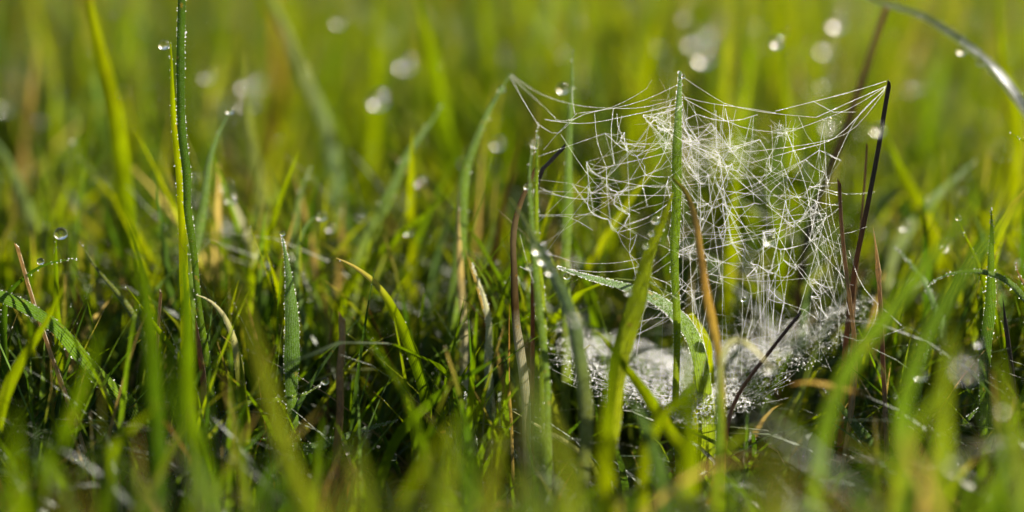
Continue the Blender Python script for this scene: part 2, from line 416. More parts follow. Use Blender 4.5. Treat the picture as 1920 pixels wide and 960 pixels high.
blade('blurred grey-green blade leaning left at the left edge, mid height',
      [(-30, 240), (0, 280), (30, 340), (60, 410), (90, 480), (115, 560)], 26, 105, [BLUISH, OLIVE, GREEN], roll=.4, frost=.25)
blade('blurred dewy stub with white oval glints, right of the thin blade with small drop',
      [(413, 350), (430, 375), (448, 405), (466, 450), (478, 520), (482, 640)], 24, 80, [PALE, OLIVE, GREEN], roll=.3, frost=.6)
blade('soft upright blade between the tall upright blade and the beaded sedge',
      [(455, 90), (462, 200), (478, 300), (492, 400), (500, 500), (505, 620)], 22, 100, [OLIVE, OLIVE, GREEN], roll=.3, frost=.2)
blade('lime blade standing at the top edge above the pale slanting blade',
      [(710, -60), (706, 20), (703, 90), (700, 170), (690, 300), (690, 450)], 26, 190, [BRIGHT, BRIGHT, GREEN], roll=.3)
blade('wide soft green blade descending from top edge left of the web',
      [(770, -50), (795, 60), (815, 150), (830, 240), (840, 340), (850, 460)], 38, 150, [BRIGHT, GREEN, GREEN], roll=.3)
blade('blurred yellow-green blade bowed right behind the lone bright drop',
      [(728, 180), (748, 220), (770, 290), (782, 360), (790, 440), (795, 540)], 26, 130, [OLIVE, BRIGHT, GREEN], roll=.4)
blade('green blade forking left from the leaning web-side blade',
      [(640, 560), (700, 490), (760, 430), (815, 385), (850, 350), (870, 420), (880, 520)][::-1][2:], 18, 55, [GREEN, BRIGHT, GREEN], roll=.4)
# blurred in front, left half
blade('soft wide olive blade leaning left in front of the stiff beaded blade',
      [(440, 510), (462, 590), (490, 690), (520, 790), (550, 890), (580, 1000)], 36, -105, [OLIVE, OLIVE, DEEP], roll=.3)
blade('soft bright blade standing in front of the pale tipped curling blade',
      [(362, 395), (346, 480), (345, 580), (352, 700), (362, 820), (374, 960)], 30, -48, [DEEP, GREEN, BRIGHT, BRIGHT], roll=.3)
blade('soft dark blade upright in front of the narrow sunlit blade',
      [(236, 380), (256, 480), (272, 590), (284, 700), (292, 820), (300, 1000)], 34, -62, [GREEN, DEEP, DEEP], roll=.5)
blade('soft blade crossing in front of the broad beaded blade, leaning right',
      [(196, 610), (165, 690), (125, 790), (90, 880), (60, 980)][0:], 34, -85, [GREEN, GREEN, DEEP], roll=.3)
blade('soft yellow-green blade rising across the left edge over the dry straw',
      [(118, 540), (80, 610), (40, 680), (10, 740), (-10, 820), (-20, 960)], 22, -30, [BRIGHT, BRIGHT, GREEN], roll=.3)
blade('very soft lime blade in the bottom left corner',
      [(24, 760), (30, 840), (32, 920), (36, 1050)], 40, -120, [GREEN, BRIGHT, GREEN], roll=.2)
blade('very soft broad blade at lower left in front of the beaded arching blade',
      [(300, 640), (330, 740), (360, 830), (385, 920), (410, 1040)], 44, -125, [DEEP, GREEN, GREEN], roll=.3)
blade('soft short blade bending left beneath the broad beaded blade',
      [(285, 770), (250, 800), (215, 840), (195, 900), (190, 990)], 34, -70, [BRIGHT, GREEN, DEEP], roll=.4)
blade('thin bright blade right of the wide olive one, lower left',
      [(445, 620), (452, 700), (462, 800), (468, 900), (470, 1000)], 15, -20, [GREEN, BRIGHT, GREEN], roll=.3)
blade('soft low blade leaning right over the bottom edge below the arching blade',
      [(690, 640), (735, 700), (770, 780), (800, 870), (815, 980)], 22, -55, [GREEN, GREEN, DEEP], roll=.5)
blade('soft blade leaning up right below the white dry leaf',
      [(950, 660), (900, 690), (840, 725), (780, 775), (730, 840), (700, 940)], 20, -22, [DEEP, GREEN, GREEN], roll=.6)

# --- dry things, left half
stem('dry straw leaning left at the left edge, lit along one side', [(31, 459), (58, 552), (92, 655), (128, 755), (160, 850), (190, 940)], 9, 0, [STRAW, TAN, STRAW, TAN], nodes=(.38,))
stem('rust-brown broken stalk standing beside the arching pale-tipped blade', [(641, 595), (642, 640), (637, 700), (638, 770), (631, 850), (628, 950)], 15, -14, [TAN, (.15, .08, .03), RUST, BROWN], nodes=(.2, .5))
stem('thin grey-brown straw standing behind the narrow sunlit blade', [(302, 548), (297, 610), (292, 690), (290, 790)], 9, 6, [TAN, BROWN, BROWN])
stem('reddish sheath hidden behind the soft bright blade', [(366, 590), (372, 650), (380, 700), (385, 790)], 17, 6, [RUST, RUST, BROWN], top='sharp')
blade('tan dead blade standing upright left of the white dry leaf', [(862, 345), (858, 420), (862, 500), (868, 580), (868, 680), (872, 800)], 15, 34,
      [STRAW, TAN, PALE, PALE, TAN], roll=.5, frost=.3, dew=.5, name='withered_leaf', cat='dead leaf', group='dead blades among the green')

# --- blades that carry the web
blade('upright blade in the middle of the web, frosted with beads up to its pointed tip',
      [(1275, 134), (1273, 180), (1271, 240), (1268, 310), (1267, 380), (1264, 470), (1265, 560), (1266, 660), (1268, 760), (1272, 880)],
      19, (0, 0, 0, 4), [(*BLUISH, .2), GREEN, GREEN, BRIGHT, LIME, BRIGHT], dew=2.0, frost=.08, roll=.35, prof=[.3, .85, 1, .95, .75, .65, .7, .7, .6, .5])
blade('broad glowing blade leaning left just in front of the web, drops along its edge',
      [(1261, 362), (1246, 405), (1228, 455), (1208, 510), (1190, 565), (1172, 625), (1156, 690), (1146, 760), (1140, 850), (1138, 960)],
      36, (-12, -26, -36), [LIME, BRIGHT, LIME, BRIGHT, GREEN], dew=.5, frost=.05, roll=.25, prof=[.1, .5, .8, 1, 1, .9, .7, .65, .65, .6, .6])
blade('orange dying blade curving down right from the middle blade of the web',
      [(1262, 335), (1286, 362), (1302, 410), (1312, 470), (1322, 530), (1334, 600), (1346, 680), (1352, 780), (1352, 900)],
      15, (-8, -34, -44), [OLIVE, (.24, .15, .065), ORANGE, (.2, .14, .05), OLIVE, GREEN, GREEN, GREEN], roll=.3, prof=[.3, .8, 1, 1, .95, 1, 1, 1, 1], name='grass_blade')
blade('slender blade at the left end of the web with threads tied to its tip',
      [(1008, 230), (1006, 300), (1004, 380), (1006, 470), (1012, 560), (1018, 650), (1020, 760), (1022, 880)], 14, -14, [GREEN, BRIGHT, GREEN, GREEN], dew=.9, frost=.08, roll=.4)
blade('grey-green dewy blade pressed against the left end blade of the web',
      [(1000, 262), (993, 320), (994, 380), (1000, 460), (1008, 540), (1016, 640), (1026, 760)], 13, -24, [BLUISH, GREEN, GREEN, GREEN], dew=.6, frost=.2, roll=.3)
blade('bent blade behind the web leaning right to a tip where three threads meet',
      [(958, 138), (938, 170), (912, 215), (890, 265), (872, 320), (864, 390), (858, 470), (852, 570)], 22, 38, [BLUISH, GREEN, GREEN, BRIGHT, GREEN], frost=.2, roll=.35, dew=.2)
blade('narrow blade standing behind the upper left threads of the web',
      [(1074, 95), (1072, 150), (1069, 210), (1066, 280), (1064, 360), (1062, 460), (1060, 600)], 18, 30, [BLUISH, GREEN, BRIGHT, GREEN], frost=.2, roll=.3, dew=.3)
blade('beaded leaf arching under the web from left to right, thick with dew',
      [(1045, 500), (1090, 515), (1140, 528), (1195, 542), (1240, 562), (1278, 595), (1305, 640), (1320, 700), (1325, 780)],
      29, (0, 2, 6, 10), [(*BLUISH, .35), (*BLUISH, .35), (*GREEN, .2), (*BRIGHT, .0), BRIGHT, LIME], dew=7, frost=0.05, roll=-0.5, prof=[.1, .4, .7, .9, 1, 1.1, 1.2, 1, .8])
blade('blurred blade slanting across the left end of the web with blazing white glints',
      [(955, 370), (985, 420), (1015, 478), (1040, 530), (1064, 590), (1080, 660), (1088, 760), (1090, 900), (1092, 1040)], 26, -36,
      [OLIVE, BLUISH, OLIVE, OLIVE, BRIGHT], frost=.25, roll=.9, mat=WET)
blade('soft blade slanting right under the web, end hooked over on the left',
      [(1108, 617), (1128, 630), (1152, 660), (1185, 706), (1220, 755), (1255, 810), (1290, 880)], 24, -30, [BRIGHT, BRIGHT, LIME, GREEN], roll=.4)
blade('soft lime blade crossing it towards the right below the sheet',
      [(1345, 690), (1310, 720), (1270, 752), (1240, 778), (1215, 830), (1205, 920)], 26, -55, [GREEN, LIME, GREEN], roll=.3)
blade('soft broad blade at the foot of the web, left of the centre blade',
      [(1160, 640), (1146, 700), (1138, 770), (1136, 850), (1134, 960)], 38, -70, [GREEN, LIME, BRIGHT], roll=.25)
blade('soft upright lime blade right below the upright blade in the middle of the web',
      [(1296, 640), (1288, 710), (1285, 790), (1288, 870), (1292, 990)], 44, -80, [GREEN, BRIGHT, LIME, GREEN], roll=.25)
blade('pale tipped soft blade bent over in front of the right half of the sheet',
      [(1448, 700), (1438, 680), (1415, 655), (1385, 635), (1360, 650), (1348, 710), (1345, 800), (1344, 930)], 17, -42, [PALE, GREEN, GREEN, DEEP], roll=.3, frost=.1)
blade('round-shouldered blade glowing behind the lower threads of the web',
      [(1290, 590), (1312, 640), (1320, 690), (1318, 750)], 46, 18, [LIME, LIME, BRIGHT], roll=.3, prof=[.4, .9, 1, 1, .9])
for lab, pts, w, dz, cl in (
    ('lime backlit blade behind the web, left of its middle blade', [(1180, 240), (1168, 340), (1150, 460), (1140, 560), (1138, 660)], 22, 95, [BRIGHT, BRIGHT, GREEN]),
    ('lime backlit blade behind the web, right of the orange dying blade', [(1385, 300), (1376, 400), (1366, 500), (1360, 590), (1358, 690)], 24, 85, [BRIGHT, LIME, BRIGHT]),
    ('green backlit blade behind the right half of the web', [(1436, 320), (1452, 410), (1462, 510), (1466, 640)], 22, 100, [GREEN, BRIGHT, BRIGHT]),
    ('faint yellow blade behind the left half of the web', [(1105, 270), (1098, 380), (1090, 480), (1085, 600)], 22, 115, [GREEN, BRIGHT, BRIGHT]),
    ('tall blurred blade above the web, right of its middle tip', [(1460, 60), (1466, 130), (1474, 210), (1480, 290), (1486, 400)], 26, 150, [BRIGHT, BRIGHT, GREEN]),
    ('tall blurred blade leaning right above the web', [(1235, 20), (1216, 100), (1198, 180), (1184, 270), (1176, 380)], 36, 170, [LIME, BRIGHT, GREEN]),
    ('wide pale blurred blade at the top edge above the narrow web-side blade', [(1120, -60), (1150, 20), (1185, 90), (1205, 160), (1225, 260)], 46, 240, [OLIVE, LIME, BRIGHT]),
    ('yellow blurred blade slanting down right beyond the dark broken stem', [(1655, 235), (1680, 300), (1710, 365), (1740, 430), (1765, 500), (1780, 600)], 34, 85, [GREEN, LIME, LIME, BRIGHT]),
    ('blurred blade rising out of the top edge at far right', [(1872, -60), (1876, 40), (1884, 130), (1896, 220), (1900, 340)], 26, 110, [BRIGHT, LIME, BRIGHT]),
    ('bright fresh blurred blade at top edge left of the bent leaning blade', [(900, -40), (905, 50), (915, 140), (920, 240), (922, 350)], 34, 220, [BRIGHT, GREEN, GREEN]),
    ('lime blurred blade between the two left carriers of the web', [(955, 230), (948, 320), (945, 420), (940, 540)], 20, 110, [GREEN, BRIGHT, GREEN]),
    ):
    blade(lab, pts, w, dz, cl, roll=RND.uniform(.1, .4))
blade('long beaded blade arching over the top right corner, its end flashing white in the sun',
      [(1560, -40), (1640, 5), (1715, 30), (1785, 75), (1840, 120), (1880, 165), (1915, 215), (1945, 275), (1960, 380)], 24, (70, 60, 40, 30), [(*BRIGHT, .5), (*BRIGHT, .5), (*OLIVE, .6), (*PALE, .7), (*PALE, .7), OLIVE, GREEN], frost=.2, roll=1.22, dew=1.0, mat=WET)  # the white sun flash near the end is partly painted into the tint
# --- right edge, in focus
blade('upright beaded blade with a fine point near the right edge',
      [(1858, 390), (1859, 440), (1856, 500), (1852, 570), (1848, 650), (1846, 760)], 24, 0, [GREEN, DEEP, GREEN, GREEN], dew=1.6, frost=.06, roll=.3)
blade('slim blade leaning left behind the upright beaded one, a drop on its tip',
      [(1797, 412), (1812, 450), (1830, 492), (1850, 545), (1868, 600), (1885, 690)], 17, 10, [BRIGHT, GREEN, GREEN], dew=.4, roll=.35)
blade('thin arched blade bridging the upright beaded blade near the right edge',
      [(1740, 536), (1768, 518), (1808, 510), (1850, 512), (1888, 528), (1920, 562), (1950, 620)], 15, -4, [GREEN, BLUISH, GREEN], dew=1.6, frost=.2, roll=.5)
blade('sharp tip poking in from the right edge, upper right', [(1893, 248), (1915, 262), (1945, 280), (1975, 320)], 16, 4, [BRIGHT, GREEN, GREEN], roll=.4, dew=.3)
blade('curled blade end with beads at the right edge, half way up', [(1905, 492), (1908, 512), (1925, 540), (1950, 560), (1960, 640)], 18, 2, [RUST, GREEN, GREEN], roll=.4, dew=1.4, frost=.2)
blade('dark beaded blade slanting down right below the right end of the web',
      [(1545, 728), (1580, 770), (1620, 820), (1660, 870), (1690, 940)], 22, 0, [BLUISH, DEEP, DEEP], dew=1.8, frost=.15, roll=.45)
blade('dark blade leaning right with beads, beside the glassy blurred drop',
      [(1745, 620), (1735, 670), (1722, 730), (1705, 800), (1690, 880)], 16, 4, [DEEP, DEEP, GREEN], dew=1.2, frost=.2, roll=.4)
blade('short bright blade edged with beads leaning right near bottom right',
      [(1835, 765), (1805, 790), (1775, 820), (1750, 860), (1735, 940)], 28, 0, [DEEP, BRIGHT, GREEN], dew=1.5, frost=.12, roll=.4)
blade('beaded blurred blade leaning left to the right of the two thin web stems',
      [(1676, 462), (1705, 492), (1735, 532), (1755, 580), (1768, 650)], 15, 30, [BLUISH, BLUISH, GREEN], dew=1.3, frost=.4, roll=.3)
blade('blurred leaf strung with rainbow drops rising right beyond the broken stem',
      [(1830, 300), (1790, 335), (1750, 375), (1715, 410), (1685, 450), (1660, 520)], 24, 85, [BLUISH, OLIVE, GREEN], dew=.6, frost=.4, roll=.3)
# --- right, soft in front
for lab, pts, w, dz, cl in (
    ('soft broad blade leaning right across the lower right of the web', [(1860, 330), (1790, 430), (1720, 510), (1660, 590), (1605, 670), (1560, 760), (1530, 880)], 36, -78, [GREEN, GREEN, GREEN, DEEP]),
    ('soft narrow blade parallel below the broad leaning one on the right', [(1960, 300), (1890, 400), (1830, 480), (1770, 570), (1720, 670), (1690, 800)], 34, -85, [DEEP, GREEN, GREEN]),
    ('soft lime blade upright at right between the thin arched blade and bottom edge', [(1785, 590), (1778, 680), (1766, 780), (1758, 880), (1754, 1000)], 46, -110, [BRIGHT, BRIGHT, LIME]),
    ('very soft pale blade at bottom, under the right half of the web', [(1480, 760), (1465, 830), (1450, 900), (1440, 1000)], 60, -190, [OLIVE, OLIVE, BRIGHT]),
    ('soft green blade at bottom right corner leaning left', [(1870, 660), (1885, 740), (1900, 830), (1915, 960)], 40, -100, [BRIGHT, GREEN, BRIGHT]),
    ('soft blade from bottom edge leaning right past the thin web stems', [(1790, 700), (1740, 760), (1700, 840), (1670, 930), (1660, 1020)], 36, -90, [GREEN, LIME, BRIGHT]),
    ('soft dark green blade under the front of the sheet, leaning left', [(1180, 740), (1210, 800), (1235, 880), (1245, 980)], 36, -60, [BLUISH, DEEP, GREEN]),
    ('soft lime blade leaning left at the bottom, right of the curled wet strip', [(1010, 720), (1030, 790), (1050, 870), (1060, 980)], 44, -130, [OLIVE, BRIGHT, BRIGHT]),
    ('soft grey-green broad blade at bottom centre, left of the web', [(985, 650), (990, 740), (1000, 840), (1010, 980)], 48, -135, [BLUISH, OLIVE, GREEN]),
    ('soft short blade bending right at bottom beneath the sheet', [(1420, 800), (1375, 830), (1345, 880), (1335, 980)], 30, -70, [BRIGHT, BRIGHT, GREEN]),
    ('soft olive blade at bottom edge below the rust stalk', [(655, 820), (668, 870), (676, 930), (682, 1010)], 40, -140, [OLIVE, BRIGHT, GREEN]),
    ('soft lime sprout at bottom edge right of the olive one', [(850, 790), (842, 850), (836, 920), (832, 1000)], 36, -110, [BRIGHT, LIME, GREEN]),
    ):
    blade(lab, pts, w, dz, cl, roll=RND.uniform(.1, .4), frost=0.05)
# --- dry stems at the right
stem('dark broken stem holding the right end of the web, splintered at its top',
     [(1668, 156), (1660, 200), (1648, 275), (1634, 350), (1618, 430), (1604, 500), (1592, 590), (1582, 700)], 12, (0, 2, 8), [DARK, DARK, BROWN, RUST, RUST, BROWN], nodes=(.42,))
stem('thin brown stem with kinked top just inside the right side of the web',
     [(1574, 342), (1578, 420), (1586, 500), (1596, 580), (1604, 650), (1603, 720), (1592, 800), (1580, 880)], 10, 0, [BROWN, TAN, TAN, TAN], nodes=(.55,))
stem('thin straw with a splintered pale point right of the web',
     [(1637, 425), (1643, 470), (1647, 520), (1652, 600), (1655, 680), (1659, 760), (1662, 860)], 10, -2, [STRAW, BROWN, TAN, TAN], top='sharp', nodes=(.12,), dew=.5)
stem('hair-thin stem standing close behind the dark broken stem', [(1626, 272), (1621, 340), (1614, 430), (1604, 540), (1598, 640)], 6, 16, [BROWN, TAN, RUST], nodes=(.35,))
stem('blurred brown stalk leaning right behind the dark broken stem', [(1664, 10), (1640, 80), (1612, 165), (1584, 245), (1552, 330), (1520, 420), (1500, 520)], 17, 75, [TAN, BROWN, DARK, RUST, BROWN])
stem('dark twig leaning right out of the sheet towards the web stems', [(1500, 588), (1470, 625), (1435, 670), (1405, 708), (1375, 760), (1360, 830)], 9, (0, -6, -14), [DARK, BROWN, ORANGE, TAN])
stem('dark stub leaning right beside the left end blade of the web', [(1058, 276), (1030, 305), (1012, 330), (1004, 400), (1000, 520)], 9, (4, -4, -6), [DARK, BROWN, BROWN])
stem('dark pointed stem near the right edge below the curled blade end', [(1880, 556), (1886, 610), (1894, 670), (1902, 740), (1908, 840)], 12, -3, [DARK, DARK, BROWN], top='sharp')
stem('rust stalk blurred in front of the lower left end of the web', [(985, 640), (982, 720), (980, 800), (978, 920)], 14, -75, [RUST, RUST, BROWN])
blade('white and brown dry leaf drooping along the left end of the web',
      [(1004, 315), (990, 345), (970, 395), (958, 450), (959, 510), (965, 580), (972, 640), (978, 700), (984, 800)], 23, (-4, -2, 0), [DARK, (.06, .045, .03), DARK, (*PALE, .5), (*PALE, .5), PALE, BROWN],
      roll=.5, twist=.6, prof=[.25, .5, .6, .8, 1, 1, .8, .7, .6], name='withered_leaf', cat='dead leaf', group='dead blades among the green')
blade('thin dry strip hanging straight beside the white and brown dry leaf', [(955, 570), (954, 650), (953, 720), (958, 800), (962, 880)], 6, 0, [RUST, TAN, STRAW], roll=.4, name='withered_leaf', cat='dead leaf', group='dead blades among the green')
blade('pale flat dead blade lying below the right end of the sheet', [(1628, 741), (1598, 732), (1560, 722), (1515, 716), (1480, 722)], 10, (-62, -50), [BROWN, TAN, BROWN], roll=.4, ground=False, prof=[.3, .9, 1, .8, .1], name='withered_leaf', cat='dead leaf', group='dead blades among the green')
blade('tan dead blade leaning left under the pale flat dead blade', [(1592, 752), (1578, 775), (1560, 810), (1548, 870)], 13, 0, [TAN, BROWN, BROWN], roll=.3, name='withered_leaf', cat='dead leaf', group='dead blades among the green')
blade('pale dead blade lying across the shadow at bottom centre', [(960, 770), (1010, 800), (1060, 830), (1110, 870), (1130, 930)], 10, 0, [PALE, OLIVE, GREEN], roll=.4, name='withered_leaf', cat='dead leaf', group='dead blades among the green')

# ------------------------------------------------------------------ dew drops one can count
DROPS = [  # px, py, dz mm, radius mm, clear, label
    (114, 438, 10, 1.55, 1, 'large clear drop on the slim blade tip near the left edge'),
    (76, 490, -1, .85, 1, 'clear drop hanging on the small dark curved blade at left'),
    (603, 405, 38, 1.3, 1, 'sparkling drop at the end of the bent leaf, left of centre'),
    (609, 715, -3, .95, 1, 'round drop at the end of the little side leaf'),
    (530, 438, 0, .62, 1, 'small drop balanced on the tip of the stiff beaded blade'),
    (1063, 518, 0, .85, 1, 'clear drop under the threads at the tip of the beaded arching leaf'),
    (1797, 409, 10, .75, 1, 'drop on the tip of the slim blade beside the upright beaded blade, right'),
    (307, 84, 22, .8, 0, 'bright drop beside the top of the tall dark upright blade'),
    (1280, 143, 0, .6, 1, 'drop on the tip of the upright blade in the middle of the web'),
    (1229, 413, -20, .62, 0, 'white gleaming drop on the broad glowing blade, uppermost'),
    (1221, 438, -24, .45, 0, 'smaller drop under the gleaming one on the broad glowing blade'),
    (1211, 461, -24, .45, 0, 'third drop down the edge of the broad glowing blade'),
    (1178, 548, -30, .5, 0, 'lowest drop on the edge of the broad glowing blade'),
    (710, 187, 180, 1.7, 0, 'single bright blurred drop left of the bent leaning blade'),
    (463, 157, 210, 1.6, 0, 'upper of the two blurred drops close together right of the tall upright blade'),
    (468, 191, 215, 1.6, 0, 'lower of the two blurred drops close together right of the tall upright blade'),
    (431, 207, 34, .7, 0, 'small drop on the tip of the thin curving blade'),
    (388, 142, 190, 1.1, 0, 'faint blurred drop left of the close pair of drops'),
    (635, 40, 200, 1.1, 0, 'faint blurred drop near the top edge, left of the lime blade'),
    (1055, 166, 50, .95, 0, 'dazzling drop behind the upper left threads of the web'),
    (1320, 107, 190, 1.9, 0, 'big bright blurred drop above the middle tip of the web'),
    (1302, 76, 280, 1.7, 0, 'faint wide blurred drop just above the big bright one'),
    (1456, 80, 95, 1.0, 0, 'small bright blurred drop at the top of a blade above the web'),
    (1570, 43, 200, 1.7, 0, 'bright blurred drop near the top edge above the dark broken stem'),
    (1548, 90, 260, 1.5, 0, 'faint blurred drop with rainbow tint below the top edge one'),
    (1803, 95, 55, .8, 0, 'upper bright drop on the blade arching over the top right corner'),
    (1838, 118, 45, .7, 0, 'lower bright drop on the blade arching over the top right corner'),
    (1557, 231, 220, 1.6, 0, 'blurred drop behind the converging threads at the right of the web'),
    (1646, 243, -70, .9, 0, 'blurred drop overlapping the dark broken stem'),
    (933, 269, 130, 1.1, 0, 'blurred drop below the tip of the bent leaning blade'),
    (1443, 450, 45, 1.05, 0, 'dazzling drop caught behind the right half of the web'),
    (1394, 561, 4, .45, 0, 'tiny bright drop on low threads of the web'),
    (1444, 690, -36, .9, 0, 'white gleaming drop on the pale tipped soft blade before the sheet'),
    (1836, 643, -60, .6, 0, 'pale blurred drop beside the dark pointed stem'),
    (1813, 686, -170, 1.0, 0, 'largest soft drop disc, lower right'),
    (1884, 766, -120, .7, 0, 'soft drop near the right edge, above the bottom right corner'),
    (1793, 868, -150, .85, 0, 'soft drop disc lowest in the right corner'),
    (1726, 702, -45, 1.0, 0, 'glassy blurred drop on the dark beaded blade, lower right'),
    (1082, 594, -110, .75, 0, 'large soft drop on the slanting blade at the left end of the web'),
    (1080, 487, -95, .6, 0, 'soft round drop right of the blazing glints'),
    (1011, 466, -42, 1.05, 0, 'uppermost blazing glint on the slanting blurred blade'),  # glints: drops added in place of the wet blade's own sun reflections
    (1021, 485, -42, 1.05, 0, 'second blazing glint on the slanting blurred blade'),
    (1033, 508, -44, .8, 0, 'lowest blazing glint on the slanting blurred blade'),
    (988, 350, -16, .5, 0, 'small white drop at the top of the drooping dry leaf'),
    (992, 500, -30, .5, 0, 'small blurred drop right of the drooping dry leaf'),
    (620, 427, 75, .8, 0, 'dim blurred drop to the right of the sparkling bent-leaf drop'),
    (766, 434, 95, .8, 0, 'dim blurred drop left of the tan dead blade'),
    (581, 560, 40, .55, 0, 'small blurred drop between the stiff beaded blade and rust stalk'),
    (676, 404, 130, .8, 0, 'dim blurred drop above the pale withered tip'),
    (738, 857, 2, .6, 0, 'pair-like bright drop low in the shadow left of centre'),
    (1697, 424, 85, .9, 0, 'blurred drop with rainbow edge on the leaf beyond the broken stem'),
    (1776, 460, 90, 1.0, 0, 'oval blurred drop left of the slim blade tip, right side'),
    (10, 195, 260, 1.9, 0, 'large pale blurred drop at the left edge'),
    (940, 168, 36, .65, 0, 'drop near the tip of the bent blade where three threads meet'),
    (432, 372, 78, 1.0, 0, 'white oval drop on the blurred dewy stub'),
    (760, 120, 230, 1.7, 0, 'stretched pale glint at the top, left of the bent leaning blade'),
]
DROP_AT = []
SHIFT = {  # mm, so that a drop sits clear of the blades beside it
    'white gleaming drop on the broad glowing blade, uppermost': -2,
    'third drop down the edge of the broad glowing blade': -2,
    'lowest drop on the edge of the broad glowing blade': -4,
    'lower bright drop on the blade arching over the top right corner': 2,
    'white gleaming drop on the pale tipped soft blade before the sheet': -20,
    'dim blurred drop left of the tan dead blade': -20,
    'dim blurred drop above the pale withered tip': -2,
    'pair-like bright drop low in the shadow left of centre': -2,
    'white oval drop on the blurred dewy stub': -2,
}
import bmesh
def drop(px, py, dz, r, clear, label):
    bm = bmesh.new(); bmesh.ops.create_uvsphere(bm, u_segments=20, v_segments=14, radius=r / 1000 * (1.0 if clear else 1.5))
    for v in bm.verts:                                 # sags a little under its own weight
        z = v.co.z / (r / 1000)
        v.co.x *= 1 + 0.06 * (1 - z); v.co.y *= 1 + 0.06 * (1 - z); v.co.z *= 0.95
    for f in bm.faces: f.smooth = True
    me = bpy.data.meshes.new('dew_drop'); bm.to_mesh(me); bm.free()
    me.materials.append(WATER if clear else BIGDEW)
    o = bpy.data.objects.new('dew_drop', me); COL.objects.link(o); o.location = P(px, py, dz / 1000)
    tag(o, label, 'dew drop', 'dew drops on the grass')
    DROP_AT.append((np.array(o.location), r / 1000, dz))
for d in DROPS:
    z = d[2] * .8 if d[2] > 60 else d[2]
    drop(d[0], d[1], z + SHIFT.get(d[5], 0), *d[3:])

# ------------------------------------------------------------------ spider web
web = bpy.data.objects.new('spider_web', None); COL.objects.link(web)
tag(web, 'dew-laden spider web tangle slung between grass blades and stems above a silvery sheet', 'spider web')
WR = random.Random(3)
def thread_points(pts, sag=0.0, step=0.0005):
    c = np.array(pts, float)
    n = max(3, int(np.linalg.norm(np.diff(c, axis=0), axis=1).sum() / 0.003))
    c = catmull(list(c), n) if len(c) > 2 else np.linspace(c[0], c[1], n)
    t = np.linspace(0, 1, n); c[:, 2] -= sag * 4 * t * (1 - t)
    return c
class Silk:
    def __init__(s): s.v = []; s.f = []; s.n = 0; s.bp = []; s.br = []
    def add(s, pts, r, sag=0.0, bead=1.0, thread=0.32):
        c = thread_points(pts, sag); n = len(c); k = 4
        T = norm(np.gradient(c, axis=0)); A = np.cross(T, np.array([0.31, -0.9, 0.2])); A = norm(A); B = np.cross(T, A)
        an = np.arange(k) / k * 2 * math.pi
        v = c[:, None, :] + (A[:, None, :] * np.cos(an)[None, :, None] + B[:, None, :] * np.sin(an)[None, :, None]) * (r * thread)
        idx = np.arange(n * k).reshape(n, k) + s.n; nx = np.roll(idx, -1, 1)
        s.f.append(np.stack([idx[:-1], nx[:-1], nx[1:], idx[1:]], -1).reshape(-1, 4)); s.v.append(v.reshape(-1, 3)); s.n += n * k
        if bead > 0:
            seg = np.r_[0, np.cumsum(np.linalg.norm(np.diff(c, axis=0), axis=1))]
            q = 0.0
            while q < seg[-1]:
                s.bp.append([np.interp(q, seg, c[:, j]) for j in range(3)])
                s.br.append(r * WR.uniform(.65, 1.2) * (1.7 if WR.random() < .03 else 1))
                q += max(r * 3.6, .00018) / bead * WR.uniform(.7, 1.4)
    def build(s, name, parent):
        o = make_mesh(name, np.vstack(s.v), np.vstack(s.f), SILK, parent=parent)
        if s.bp:
            b = beads('dew', s.bp, s.br, DEW, o); b['kind'] = 'stuff'
        return o
def Q(p): return np.array(P(p[0], p[1], p[2] / 1000))
